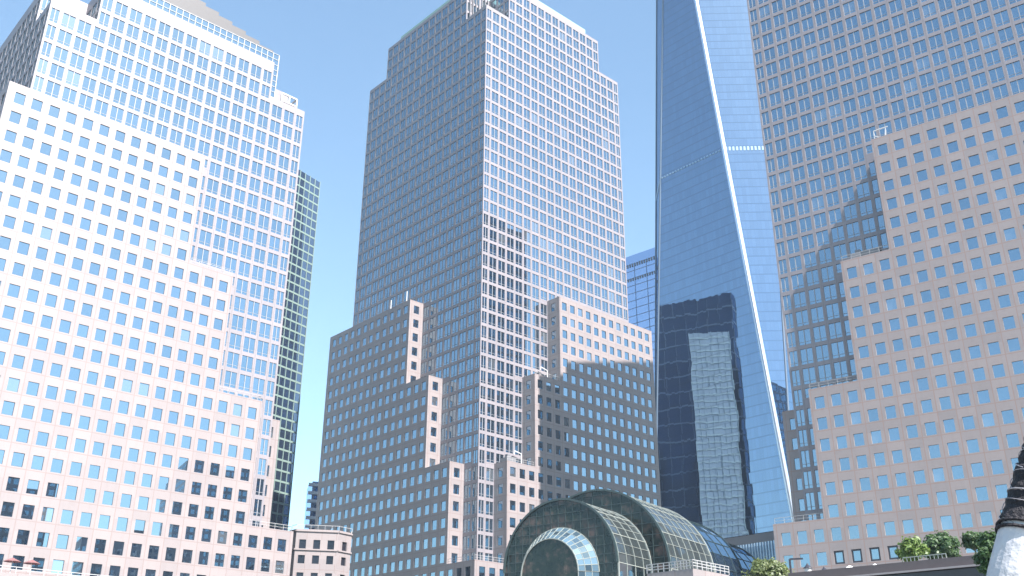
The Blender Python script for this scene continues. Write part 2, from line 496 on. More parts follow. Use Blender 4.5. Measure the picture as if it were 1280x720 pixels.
def gear(t, name, segs, w=.18, mat='white'):
    mb = MB()
    for a, b in segs: mb.bar(a, b, w)
    mb.build(name, M[mat], t.e)
sy = centre.sy
gear(centre, 'antenna', [((-4.2, 26.3 * sy, 108.3), (-4.2, 26.3 * sy, 111.6))], .22)
gear(centre, 'antenna', [((-4.2, 33.5 * sy, 108.3), (-4.2, 33.5 * sy, 111.2))], .2)
gear(centre, 'window_cleaning_davit', [((13.3, -1, 59.3), (13.3, -1, 63.0)), ((13.3, -1, 63.0), (11.0, -1, 63.4)), ((11.0, -1, 63.4), (10.8, -1, 62.4))], .2)
gear(centre, 'window_cleaning_davit', [((22.8, -1, 83.8), (22.8, -1, 87.4)), ((22.8, -1, 87.4), (20.4, -1, 87.9)), ((20.4, -1, 87.9), (20.2, -1, 87.0))], .2)
gear(right, 'window_cleaning_davit', [((24.6, -4.2, 108.3), (24.6, -4.2, 110.6)), ((24.6, -4.2, 110.6), (27.4, -4.2, 110.7)), ((27.0, -4.2, 110.7), (26.6, -4.2, 108.3)), ((24.6, -4.2, 109.4), (26.4, -4.2, 108.3))], .18)
gear(left, 'roof_frame', [((53.5, 3, 132.5), (53.5, 3, 137)), ((57.5, 3, 132.5), (57.5, 3, 137)), ((53.5, 3, 137), (57.5, 3, 137)), ((53.5, 3, 135), (57.5, 3, 135)), ((55.5, 3, 135), (55.5, 3, 137)), ((57.5, 3, 137), (57.5, 7, 137)), ((57.5, 7, 132.5), (57.5, 7, 137))], .35, 'white')

def plant_room(t, x0, x1, y0, y1, z, h):
    mb = MB(); mb.box(x0, x1, y0 * t.sy, y1 * t.sy, z, z + h); mb.box(x0 + .6, x0 + 1.6, y0 * t.sy + .6, y0 * t.sy + 1.6, z + h, z + h + .9); mb.build('roof_plant', M['louvre'], t.e)
plant_room(left, 54.0, 57.0, 8, 16, 132.5, 2.2); plant_room(centre, 50.5, 56, 2.5, 6.5, 198.0, 1.7); plant_room(centre, 6.5, 9.5, -3.2, -1.0, 59.3, 1.4); plant_room(right, 16.5, 22, -3.4, -1.2, 83.8, 1.6)

# ------------------------------------------------------------------ tall glass tower with bevelled corners
M['wtc'] = glass_mat('tower_glass', (0.38, 0.49, 0.62), (0.012, 0.03, 0.07), refl=0.74, rough=0.012, wob=0.12, wscale=0.035,
                     cell=(1.53, 4.05), lines=(1.53, .045, 4.05, .065, .42), cellamp=0.005)
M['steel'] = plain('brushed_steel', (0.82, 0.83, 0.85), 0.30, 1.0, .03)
M['dimedge'] = plain('shaded_steel_edge', (0.10, 0.14, 0.19), 0.4)  # steel edges turned from the sun: their shade is put into the colour
M['fin'] = plain('glass_fins', (0.32, 0.42, 0.50), 0.25, .4)
def glass_tower():
    cx, cy, yaw, zb, zt = 99.67, 389.9, 47.19, 63.2, 413.0
    t = tag(empty('glass_skyscraper', (cx, cy, 0), R(90 - yaw)), 'tallest blue glass skyscraper with a bright slanting steel edge', 'skyscraper')
    h = 31.1
    Bc = [(-h, -h), (h, -h), (h, h), (-h, h)]            # base corners (local)
    Tc = [(-h, 0), (0, -h), (h, 0), (0, h)]              # top corners over base side midpoints
    mb = MB()
    def tri(a, b, c):
        A, B, Cc = Vector(a), Vector(b), Vector(c)
        n = (B - A).cross(Cc - A).normalized(); hx = Vector((-n.y, n.x, 0)).normalized()
        # cut into floor bands so that panes vary
        mb.quad([a, b, c], 0, [(Vector(p).dot(hx), p[2]) for p in (a, b, c)], .5)
    for i in range(4):
        b0, b1 = Bc[i], Bc[(i + 1) % 4]; tp = Tc[(i + 1) % 4]
        tri((*b0, zb), (*b1, zb), (*tp, zt))
    for i in range(4):
        b0 = Bc[i]; t0 = Tc[i]; t1 = Tc[(i + 1) % 4]
        tri((*b0, zb), (*t1, zt), (*t0, zt))
    mb.quad([(*p, zt) for p in Tc], 0)
    mb.build('glass_curtain_wall', M['wtc'], t)
    for i in range(4):
        b = Bc[i]
        for tp in (Tc[i], Tc[(i + 1) % 4]):
            e = MB(); a = Vector((*b, zb)); c = Vector((*tp, zt)); e.tube([a, c], 1.0 if (i == 0 and tp == Tc[0]) else .4, 12); e.build('steel_corner_edge', M['steel'] if (i == 0 and tp == Tc[0]) else M['dimedge'], t, True)  # all edges are steel; the dim ones carry shade in their colour
    # base: dark band, fins
    e = MB(); e.box(-h - .1, h + .1, -h - .1, h + .1, GROUND, zb - 3.3); e.build('podium_wall', M['wtc'], t)
    e = MB(); e.box(-h - .5, h + .5, -h - .5, h + .5, zb - 3.2, zb - .3); e.build('podium_ledge', M['louvre'], t)
    e = MB()
    for side in range(4):
        for i in range(54):
            u = -h + .4 + i * (2 * h - .8) / 53
            lo = 26
            if side == 0: e.box(u, u + .18, -h - .8, -h - .1, lo, zb - 3.3)
            if side == 3: e.box(-h - .8, -h - .1, u, u + .18, lo, zb - 3.3)
    e.build('podium_fins', M['fin'], t)
    # mechanical floor of small bright louvres round the shaft
    e = MB(); zm = 221.5; k = (zm - zb) / (zt - zb)
    for i in range(4):
        b0, b1 = Vector((*Bc[i], zb)), Vector((*Bc[(i + 1) % 4], zb)); tp = Vector((*Tc[(i + 1) % 4], zt))
        a = b0.lerp(tp, k); c = b1.lerp(tp, k); nx = Vector((a.y - c.y, c.x - a.x, 0)).normalized() * -1
        n = int((c - a).length / 1.53)
        for j in range(n):
            p = a.lerp(c, (j + .25) / n) + nx * .12; q = a.lerp(c, (j + .8) / n) + nx * .12
            e.bar(p, q, .2, .7)
        b = Vector((*Bc[i], zb)); t0 = Vector((*Tc[i], zt)); t1 = Vector((*Tc[(i + 1) % 4], zt))
        a = b.lerp(t0, k); c = b.lerp(t1, k); nx = Vector((a.y - c.y, c.x - a.x, 0)).normalized() * -1; n = int((c - a).length / 1.53)
        for j in range(n):
            p = a.lerp(c, (j + .25) / n) + nx * .12; q = a.lerp(c, (j + .8) / n) + nx * .12
            e.bar(p, q, .2, 1.9)
    e.build('mechanical_louvres', M['fin'], t)
    e = MB()
    for i in range(4):
        e.bar((*Tc[i], zt + 5), (*Tc[(i + 1) % 4], zt + 5), 1.0, 10)
    e.build('roof_parapet', M['steel'], t)
glass_tower()

# ------------------------------------------------------------------ glass blocks further back
def slab_tower(name, label, corner, head, w, d, z1, floor_h, bay, glass, bar, vb=.35, hb=.5, crown=None, cat='office tower'):
    """corner = near right corner seen from the camera; the front runs back-left (head) ... local x runs along the front"""
    t = tag(empty(name, (corner[0], corner[1], 0), R(90 - head)), label, cat)
    g = MB(); g.box(0, w, 0, d, GROUND, z1); g.build('glass_wall', glass, t)
    h = MB(); n = int((z1 - GROUND) / floor_h)
    for k in range(1, n + 1):
        z = z1 - k * floor_h + .3
        h.box(-.12, w + .12, -.12, d + .12, z, z + hb, 0, '')
    h.build('floor_bands', bar, t)
    v = MB(); m = int(w / bay)
    for i in range(m + 1):
        u = i * w / m; v.box(u - vb / 2, u + vb / 2, -.22, -.001, GROUND, z1 + .4)
    m2 = int(d / bay)
    for i in range(m2 + 1):
        u = i * d / m2
        v.box(w + .001, w + .22, u - vb / 2, u + vb / 2, GROUND, z1 + .4); v.box(-.22, -.001, u - vb / 2, u + vb / 2, GROUND, z1 + .4)
    v.build('mullions', bar, t)
    return t
M['greenglass'] = glass_mat('green_tinted_glass', (0.66, 0.76, 0.92), (0.03, 0.045, 0.07), refl=0.24, rough=.02)
M['greenbar'] = plain('pale_green_metal', (0.17, 0.235, 0.205), 0.5)
M['vault0'] = glass_mat('dull_green_glass', (0.55, 0.7, 0.75), (0.20, 0.24, 0.26), refl=0.12, rough=.05)
g0 = at_rho(400, 228, 403); gh = 33.0
w_, d_ = 62.0, 26.0
gx = g0.x - math.sin(R(gh)) * w_; gy = g0.y - math.cos(R(gh)) * w_
slab_tower('green_glass_tower', 'tall pale green glass office block just behind the left granite tower', (gx, gy), gh, w_, d_, g0.z, 4.2, 3.0, M['greenglass'], M['greenbar'], .3, .75)
M['palewall'] = plain('pale_grey_wall', (0.5, 0.53, 0.56), .5)
M['palewall2'] = plain('pale_green_grey_wall', (0.34, 0.42, 0.42), .5)
M['rearglass'] = glass_mat('dark_rear_glass', (0.35, 0.5, 0.75), (0.01, 0.02, 0.04), refl=0.08, rough=.03)
M['rearbar'] = plain('dull_blue_band', (0.10, 0.14, 0.18), 0.5)
slab_tower('dark_reflection_slab', 'unseen dark slab added behind the middle tower to darken the mirror image in the skyscraper', (-33, 340), -22.9, 56, 8, 208.0, 8.4, 6, M['rearglass'], M['rearbar'], .15, .8)  # added slab, never seen directly, placed to darken the reflection
slab_tower('pale_glass_block', 'pale green striped block hidden behind the middle tower, mirrored in the skyscraper', (-20, 345), 83.0, 20, 19, 174.0, 3.2, 2.6, M['vault0'], M['palewall2'], .15, .8)
M['blueglass'] = glass_mat('pale_blue_glass', (0.62, 0.75, 1.0), (0.03, 0.05, 0.09), refl=0.7, rough=.02)
M['bluebar'] = plain('blue_grey_metal', (0.22, 0.29, 0.42), 0.4)
s0 = at_rho(783, 333, 476)
sevent = slab_tower('blue_glass_tower', 'distant flat topped blue glass block between the middle tower and the skyscraper', (s0.x - math.sin(R(132)) * 10, s0.y - math.cos(R(132)) * 10), 132.0, 60, 45, s0.z, 4.2, 7.5, M['blueglass'], M['bluebar'], .2, .35)
e = MB(); e.box(0.5, 59.5, .5, 44, s0.z + .5, s0.z + 5.5); e.build('crown_screen', M['blueglass'], sevent)
e = MB()
for i in range(40): e.box(i * 1.5, i * 1.5 + .7, -.3, -.1, s0.z - 1.5, s0.z + .4); e.box(i * 1.5, i * 1.5 + .7, -.3, -.1, s0.z - 9.4, s0.z - 8)
e.build('vents', M['louvre'], sevent)

# ------------------------------------------------------------------ glass-vaulted winter garden
M['vault'] = glass_mat('vault_glass', (0.46, 0.52, 0.56), (0.045, 0.055, 0.055), refl=0.34, var=(.8, 1.2), rough=.05)
def arch_glass():
    m, nt, out = new_mat('arch_glass')
    tc = N(nt, 'ShaderNodeTexCoord'); no = N(nt, 'ShaderNodeTexNoise'); no.inputs['Scale'].default_value = .45; no.inputs['Detail'].default_value = 8; no.inputs['Roughness'].default_value = .7
    L(nt, tc.outputs['Object'], no.inputs['Vector'])
    cr = N(nt, 'ShaderNodeValToRGB'); L(nt, no.outputs['Fac'], cr.inputs[0]); e = cr.color_ramp.elements
    e[0].position = .38; e[0].color = (.006, .010, .008, 1); e[1].position = .62; e[1].color = (.12, .075, .06, 1)
    k = e.new(.5); k.color = (.018, .026, .02, 1)
    at = N(nt, 'ShaderNodeAttribute'); at.attribute_type = 'GEOMETRY'; at.attribute_name = 'rnd'
    df = N(nt, 'ShaderNodeBsdfDiffuse'); L(nt, mixc(nt, math_n(nt, 'MULTIPLY', at.outputs['Fac'], .7), cr.outputs[0], (.008, .012, .012)), df.inputs['Color'])
    gl = N(nt, 'ShaderNodeBsdfGlossy'); gl.inputs['Roughness'].default_value = .02; gl.inputs['Color'].default_value = (.4, .48, .46, 1)
    mx = N(nt, 'ShaderNodeMixShader'); mx.inputs[0].default_value = .07
    L(nt, df.outputs[0], mx.inputs[1]); L(nt, gl.outputs[0], mx.inputs[2]); L(nt, mx.outputs[0], out.inputs[0])
    return m
M['facade'] = arch_glass()
M['paleglass'] = glass_mat('entrance_glass', (0.36, 0.48, 0.56), (0.06, 0.10, 0.13), refl=0.18, rough=.05)
M['rib'] = plain('pale_green_steel', (0.25, 0.27, 0.245), 0.45)
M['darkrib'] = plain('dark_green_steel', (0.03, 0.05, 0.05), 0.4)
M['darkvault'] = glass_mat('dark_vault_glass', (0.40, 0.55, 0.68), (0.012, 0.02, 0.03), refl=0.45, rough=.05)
def winter_garden():
    ax = 36.2; lat = -95.2; zc = 24.6
    # local frame: x to the right of the axis, y along the axis
    o = (hd(ax)[0] * 0 + hd(ax + 90)[0] * lat, hd(ax)[1] * 0 + hd(ax + 90)[1] * lat)
    t = tag(empty('glass_vaulted_hall', (*o, 0), R(-ax)), 'stepped barrel vaulted glass hall at the foot of the towers', 'glass hall')
    def vault(y0, y1, r, nb, glass, rib, name, na=22, jit=.02):
        g = MB(); f = MB()
        P = lambda a, y, rr: (math.cos(a) * rr, y, zc + math.sin(a) * rr)
        for i in range(na):
            a0, a1 = math.pi * i / na, math.pi * (i + 1) / na
            for j in range(nb):
                ya, yb = y0 + (y1 - y0) * j / nb, y0 + (y1 - y0) * (j + 1) / nb
                d = [random.uniform(-jit, jit) for _ in range(4)]
                g.quad([P(a0, yb, r + d[0]), P(a1, yb, r + d[1]), P(a1, ya, r + d[2]), P(a0, ya, r + d[3])])
        for sgn in (-1, 1):
            for j in range(nb):
                ya, yb = y0 + (y1 - y0) * j / nb, y0 + (y1 - y0) * (j + 1) / nb
                for k in range(9):
                    za, zb_ = zc - 3 * k, zc - 3 * (k + 1)
                    if zb_ < GROUND: break
                    g.quad([(sgn * r, ya, za), (sgn * r, yb, za), (sgn * r, yb, zb_), (sgn * r, ya, zb_)])
        o1 = g.build(name, glass, t)
        for j in range(nb + 1):
            y = y0 + (y1 - y0) * j / nb
            w = .22 if j in (0, nb) else .08
            for i in range(na): f.bar(P(math.pi * i / na, y, r + .06), P(math.pi * (i + 1) / na, y, r + .06), w, w)
            f.bar((r + .06, y, zc), (r + .06, y, GROUND), w); f.bar((-r - .06, y, zc), (-r - .06, y, GROUND), w)
        for i in range(na + 1):
            a = math.pi * i / na; f.bar(P(a, y0, r + .05), P(a, y1, r + .05), .06 if i % 3 else .11)
        for k in range(1, 9):
            f.bar((r + .05, y0, zc - 3 * k), (r + .05, y1, zc - 3 * k), .12)
        f.build('ribs', rib, o1)
        return o1
    def lunette(y, r, glass, rib, name, step=1.5, jit=.012, hole=0.0):
        g = MB(); f = MB(); n = int(r / step) + 1
        z = GROUND
        # square panes clipped to the arch
        k = -n
        while k < n:
            xa, xb = k * step, (k + 1) * step
            zz = -math.ceil((zc - GROUND) / step) * step
            while zz < r:
                pts = []
                for (x, q) in ((xa, zz), (xb, zz), (xb, zz + step), (xa, zz + step)):
                    x = max(-r, min(r, x))
                    if q > 0:
                        m = math.sqrt(max(0, r * r - x * x)); q = min(q, m)
                    pts.append((x, q))
                if (pts[2][1] - pts[1][1]) + (pts[3][1] - pts[0][1]) > .02 and pts[1][0] - pts[0][0] > .02:
                    d = [random.uniform(-jit, jit) for _ in range(4)]
                    g.quad([(p[0], y + d[i], zc + p[1]) for i, p in enumerate(pts)])
                zz += step
            k += 1
        o1 = g.build(name, glass, t)
        for k in range(-n, n + 1):
            x = k * step
            if abs(x) < r: f.bar((x, y - .05, GROUND), (x, y - .05, zc + math.sqrt(r * r - x * x)), .09)
        zz = -24
        while zz < r:
            m = r if zz <= 0 else math.sqrt(r * r - zz * zz)
            f.bar((-m, y - .05, zc + zz), (m, y - .05, zc + zz), .09); zz += step
        na = 40
        for i in range(na):
            a0, a1 = math.pi * i / na, math.pi * (i + 1) / na
            f.bar((math.cos(a0) * r, y - .1, zc + math.sin(a0) * r), (math.cos(a1) * r, y - .1, zc + math.sin(a1) * r), .35)
        f.build('glazing_bars', rib, o1)
    vault(144, 155.2, 11.45, 4, M['vault'], M['rib'], 'front_vault')
    vault(155.3, 172.5, 15.05, 7, M['vault'], M['rib'], 'high_vault')
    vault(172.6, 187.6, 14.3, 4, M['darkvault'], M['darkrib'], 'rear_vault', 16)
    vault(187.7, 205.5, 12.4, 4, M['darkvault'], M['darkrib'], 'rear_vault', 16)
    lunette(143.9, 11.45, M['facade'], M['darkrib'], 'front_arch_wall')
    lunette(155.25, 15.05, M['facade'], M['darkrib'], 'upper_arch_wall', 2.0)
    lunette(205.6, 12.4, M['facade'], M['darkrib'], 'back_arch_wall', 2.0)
    # flared entrance canopy in front of the arch
    g = MB(); f = MB(); na, nr = 20, 3
    def Q(a, k):
        s = k / nr; r = 5.7 + (7.9 - 5.7) * s; y = 140.9 + 2.9 * s; c = zc - 1.3 + .0 * s
        return Vector((math.cos(a) * r, y, c + math.sin(a) * r))
    for i in range(na):
        a0, a1 = math.pi * i / na, math.pi * (i + 1) / na
        for k in range(nr):
            g.quad([tuple(Q(a0, k + 1)), tuple(Q(a1, k + 1)), tuple(Q(a1, k)), tuple(Q(a0, k))])
            f.bar(Q(a0, k) * 1.0, Q(a0, k + 1), .10)
        for k in range(nr + 1): f.bar(Q(a0, k), Q(a1, k), .16 if k in (0, nr) else .1)
    for sgn in (-1, 1):
        for k in range(nr):
            a = Q(0 if sgn > 0 else math.pi, k); b = Q(0 if sgn > 0 else math.pi, k + 1)
            for z in range(9):
                za = a.z - 3 * z; zb = max(GROUND, za - 3)
                g.quad([(a.x, a.y, za), (b.x, b.y, za), (b.x, b.y, zb), (a.x, a.y, zb)])
                f.bar((a.x, a.y, za), (b.x, b.y, za), .1)
            f.bar((a.x, a.y, a.z), (a.x, a.y, GROUND), .1)
    o1 = g.build('entrance_vault', M['paleglass'], t); f.build('ribs', M['rib'], o1)
    g = MB(); pts = []
    n = 24; cz = zc - 1.3
    for i in range(n):
        a0, a1 = math.pi * i / n, math.pi * (i + 1) / n
        x0, x1 = math.cos(a0) * 5.65, math.cos(a1) * 5.65
        zt0, zt1 = cz + math.sin(a0) * 5.65, cz + math.sin(a1) * 5.65
        zz = GROUND
        while zz < max(zt0, zt1):
            q0, q1 = min(zz, zt0), min(zz, zt1); r0, r1 = min(zz + 2, zt0), min(zz + 2, zt1)
            d = [random.uniform(-.01, .01) for _ in range(4)]
            g.quad([(x1, 141.0 + d[0], q1), (x0, 141 + d[1], q0), (x0, 141 + d[2], r0), (x1, 141 + d[3], r1)]); zz += 2
    g.build('entrance_wall', M['facade'], t)
winter_garden()

# ------------------------------------------------------------------ low gatehouse between the left and middle towers
def gatehouse():
    c = at_rho(398, 662, 222); z1 = c.z
    t = tag(empty('stone_gatehouse', (c.x, c.y, 0), R(12)), 'small octagonal stone building standing between left and middle towers', 'building')
    w, k, d = 4.6, 2.8, 12.0
    poly = [(-w, 0), (w - .2, 0), (w + k, k), (w + k, d), (-w - 2.0, d), (-w - 2.0, 3.4)]
    mb = MB(); n = len(poly); gl = []
    flr = 3.62
    for i in range(n):
        a, b = Vector((*poly[i], 0)), Vector((*poly[(i + 1) % n], 0)); ln = (b - a).length; dx = (b - a) / ln; nx = Vector((dx.y, -dx.x, 0))
        pos = [ln * (j + .5) / 3 for j in range(3)] if i == 0 else ([ln / 2] if ln < 5 else [ln * (j + .5) / 3 for j in range(3)])
        def P(u, z, dd=0): q = a + dx * u - nx * dd; return (q.x, q.y, z)
        z = z1 - 1.3; zp = z1
        hw = .72
        while z > GROUND + 4:
            zt = z - .9 if z > z1 - 2 else z - .55; zb_ = zt - (2.3 if z > z1 - 2 else 1.75)
            mb.quad([P(0, zt), P(ln, zt), P(ln, zp), P(0, zp)], 0, [(0, zt), (ln, zt), (ln, zp), (0, zp)])
            up = 0
            for u in pos:
                mb.quad([P(up, zb_), P(u - hw, zb_), P(u - hw, zt), P(up, zt)])
                for q in ([P(u - hw, zb_), P(u + hw, zb_), P(u + hw, zb_, .3), P(u - hw, zb_, .3)], [P(u - hw, zt, .3), P(u + hw, zt, .3), P(u + hw, zt), P(u - hw, zt)],
                          [P(u - hw, zb_), P(u - hw, zb_, .3), P(u - hw, zt, .3), P(u - hw, zt)], [P(u + hw, zb_, .3), P(u + hw, zb_), P(u + hw, zt), P(u + hw, zt, .3)]): mb.quad(q)
                gl.append([P(u - hw, zb_, .28), P(u + hw, zb_, .28), P(u + hw, zt, .28), P(u - hw, zt, .28)])
                up = u + hw
            mb.quad([P(up, zb_), P(ln, zb_), P(ln, zt), P(up, zt)])
            zp = zb_; z -= flr
        mb.quad([P(0, GROUND), P(ln, GROUND), P(ln, zp), P(0, zp)])
    mb.quad([(p[0], p[1], z1) for p in poly], 0)
    mb.build('stone_wall', M['stone'], t)
    for q in gl:
        g = MB(); g.quad(q); g.build('window', M['darkglass'], t)
    e = MB()
    for i in range(n):
        a, b = Vector((*poly[i], z1)), Vector((*poly[(i + 1) % n], z1))
        e.bar(a + Vector((0, 0, .9)), b + Vector((0, 0, .9)), .08)
        m = max(1, int((b - a).length / 1.4))
        for j in range(m): p = a.lerp(b, j / m); e.bar(p, p + Vector((0, 0, .9)), .07)
    e.build('roof_railing', M['railing'], t)
    e = MB()
    for i in range(n):
        a, b = Vector((*poly[i], 0)), Vector((*poly[(i + 1) % n], 0)); dx = (b - a).normalized(); nx = Vector((dx.y, -dx.x, 0)) * .08
        for zz in (z1 - .35, z1 - 4.3): e.bar(a + nx + Vector((0, 0, zz)), b + nx + Vector((0, 0, zz)), .3, .3)
    e.build('cornice', M['coping'], t)
M['coping'] = plain('pink_stone_coping', (0.25, 0.215, 0.21), .6)
M['darkglass'] = glass_mat('dark_window_glass', (0.2, 0.24, 0.3), (0.012, 0.012, 0.016), refl=0.08)
gatehouse()

# distant apartment block showing past the edge of the middle tower
def balcony_block():
    c = at_rho(394, 602, 420)
    t = tag(empty('apartment_block', (c.x, c.y, 0), R(20)), 'pale distant apartment block with balconies beside the middle tower edge', 'building')
    b = MB(); b.box(-1, 16, 0, 14, GROUND, c.z); b.build('wall', M['blueglass'], t)
    for k in range(int((c.z) / 3.4)):
        z = c.z - 2.2 - k * 3.4
        e = MB(); e.box(-2.8, 15, -1.6, -.05, z, z + .3); e.box(-2.8, 15, -1.6, -1.5, z + .3, z + 1.2, 0); e.build('balcony', M['palewall'], t)
balcony_block()

# ------------------------------------------------------------------ trees
M['bark'] = plain('bark', (0.10, 0.075, 0.055), .9, bump=.4)
def leaf_mat(name, c0, c1):
    m, nt, out = new_mat(name)
    at = N(nt, 'ShaderNodeAttribute'); at.attribute_type = 'GEOMETRY'; at.attribute_name = 'rnd'
    c = mixc(nt, at.outputs['Fac'], c0, c1)
    d = N(nt, 'ShaderNodeBsdfPrincipled'); d.inputs['Roughness'].default_value = .5; L(nt, c, d.inputs['Base Color'])
    tr = N(nt, 'ShaderNodeBsdfTranslucent'); L(nt, mixc(nt, .5, c, (c1[0] * 1.6, c1[1] * 1.6, c1[2])), tr.inputs['Color'])
    mx = N(nt, 'ShaderNodeMixShader'); mx.inputs[0].default_value = .3
    L(nt, d.outputs[0], mx.inputs[1]); L(nt, tr.outputs[0], mx.inputs[2]); L(nt, mx.outputs[0], out.inputs[0])
    return m
M['leafl'] = leaf_mat('light_leaves', (0.07, 0.13, 0.025), (0.15, 0.22, 0.05))
M['leafd'] = leaf_mat('dark_leaves', (0.03, 0.07, 0.025), (0.07, 0.125, 0.04))
M['leafo'] = leaf_mat('olive_leaves', (0.07, 0.10, 0.035), (0.14, 0.17, 0.06))
def tree(base, z_top, rad, mat, label, hgt=None, flat=.75, nl=9000, leaf=.16, name='tree', seed=1):
    rng = random.Random(seed)
    t = tag(empty(name, (base[0], base[1], GROUND)), label, 'tree')
    H = z_top - GROUND
    ch = rad * 2 * flat; cz = H - ch / 2
    tr = MB(); tr.tube([(0, 0, 0), (.05, .02, H * .3), (-.05, .05, cz - ch * .3), (0, 0, cz + ch * .2)], [rad * .11, rad * .08, rad * .06, rad * .02], 9)
    clumps = []
    for i in range(46):
        th = rng.uniform(0, 2 * math.pi); ph = math.acos(rng.uniform(-.75, 1)); rr = rng.uniform(.45, .92)
        p = Vector((math.cos(th) * math.sin(ph) * rad * rr, math.sin(th) * math.sin(ph) * rad * rr, cz + math.cos(ph) * ch / 2 * rr))
        clumps.append((p, rad * rng.uniform(.16, .32)))
        if i % 3 == 0:
            tr.tube([(0, 0, cz - ch * .42), tuple(Vector((0, 0, cz - ch * .3)).lerp(p, .5)), tuple(p)], [rad * .04, rad * .025, rad * .008], 5)
    tr.build('trunk', M['bark'], t)
    lf = MB()
    for k in range(nl):
        p, r = rng.choice(clumps)
        d = Vector((rng.gauss(0, 1), rng.gauss(0, 1), rng.gauss(0, .75)))
        d = d.normalized() * r * (rng.random() ** .45) * (1.0 if rng.random() < .8 else 1.6)
        q = p + d; n = (d.normalized() + Vector((rng.uniform(-.6, .6), rng.uniform(-.6, .6), rng.uniform(-.2, .9)))).normalized()
        x = n.orthogonal().normalized(); x.rotate(Matrix.Rotation(rng.uniform(0, 6.28), 3, n)); y = n.cross(x)
        s = leaf * rng.uniform(.6, 1.3)
        lf.quad([tuple(q - x * s), tuple(q + y * s * .55), tuple(q + x * s), tuple(q - y * s * .55)], 0, None, rng.random())
    lf.build('crown', mat, t)
def tree_at(x, ytop, rho, wpx, *a, **k):
    p = at_rho(x, ytop, rho); d = p.dot(fwd); rad = wpx / F_PX * d / 2
    tree((p.x, p.y), p.z, rad, *a, **k)
tree_at(1139, 674, 96, 38, M['leafl'], 'light green round tree above the dark canopy, beside a darker one', seed=3, leaf=.17, nl=8000)
tree_at(1170, 667, 99, 44, M['leafd'], 'dark green round tree right of the light green one above the canopy', seed=4, leaf=.18, nl=9000)
tree_at(1216, 665, 82, 30, M['leafd'], 'small leafy tree in front of the right tower, nearest the wrapped pole', seed=5, leaf=.12, flat=.75)
tree_at(1236, 659, 47, 42, M['leafd'], 'tallest dark tree with its crown partly behind the wrapped pole', seed=15, leaf=.11, flat=1.7)
tree_at(958, 698, 100, 64, M['leafo'], 'olive green bushy tree left of the lamp posts under the skyscraper', seed=6, leaf=.16, flat=.8, nl=12000)

# ------------------------------------------------------------------ dark canopy, lamps, umbrellas, terrace wall
M['canopy'] = plain('dark_brown_canopy', (0.085, 0.07, 0.072), .7)
M['canopy2'] = plain('dark_grey_canopy', (0.05, 0.05, 0.055), .7)
M['trim'] = plain('pale_trim', (0.26, 0.23, 0.23), .6)
M['fabric'] = plain('white_fabric', (0.75, 0.75, 0.74), .8)
def canopy():
    a = at_rho(985, 716.5, 64); hh = 131.0
    t = tag(empty('ferry_canopy', (a.x, a.y, 0), R(90 - hh)), 'long dark flat roofed canopy along the bottom right edge', 'canopy')
    z = a.z; Ln = 46
    e = MB(); e.box(0, Ln, 0, 9, z - .5, z); e.build('roof_fascia', M['canopy'], t)
    e = MB(); e.box(-.1, Ln, -.35, -.02, z - .62, z - .52); e.build('edge_trim', M['trim'], t)
    e = MB(); e.box(0, Ln, -.25, 8.5, z - 3.2, z - .67); e.build('lower_fascia', M['canopy2'], t)
    for i in range(7):
        e = MB(); e.tube([(3 + i * 6.8, 1.5, GROUND), (3 + i * 6.8, 1.5, z - 3.2)], .16); e.build('column', M['canopy2'], t)
    def uof(px):
        best = min(range(0, 460), key=lambda k: abs(proj((a.x + math.sin(R(hh)) * k / 10, a.y + math.cos(R(hh)) * k / 10, z))[0] - px)); return best / 10
    e = MB(); u0, u1 = uof(1124), uof(1178)
    for k in range(12):
        u = u0 + (u1 - u0) * k / 11; e.bar((u, .6, z), (u, .6, z + .32), .035)
    e.bar((u0, .6, z + .32), (u1, .6, z + .32), .045); e.build('roof_railing', M['rib'], t)
canopy()
def lamp(x, y, rho, label, h_glow=True):
    p = at_rho(x, y, rho)
    t = tag(empty('street_lamp', (p.x, p.y, GROUND)), label, 'street lamp', 'lamp posts on the quay')
    H = p.z - GROUND
    e = MB(); e.tube([(0, 0, 0), (0, 0, .8), (0, 0, .85), (0, 0, H - .9)], [.14, .14, .07, .055], 10); e.build('post', M['darkframe'], t)
    e = MB(); e.tube([(0, 0, H - .9), (0, 0, H - .85), (0, 0, H - .35)], [.08, .17, .24], 10); e.build('lantern', M['white'], t, True)
    e = MB(); e.tube([(0, 0, H - .35), (0, 0, H - .3), (0, 0, H - .12), (0, 0, H)], [.30, .28, .10, .02], 10); e.build('cap', M['darkframe'], t)
lamp(1009, 704, 72, 'lamp post with a white lantern just right of the olive tree')
lamp(1030, 708, 74, 'plain dark lamp post second to the right of the olive tree')
def street_sign():
    p = at_rho(987, 699, 78)
    t = tag(empty('davit_post', (p.x, p.y, GROUND)), 'thin dark post with a short horizontal arm beside the olive tree', 'post')
    e = MB(); H = p.z - GROUND; e.tube([(0, 0, 0), (0, 0, H)], .08, 8); e.build('post', M['darkframe'], t)
    e = MB(); e.bar((0, 0, H), (.9, -.3, H), .12); e.build('arm', M['darkframe'], t)
street_sign()
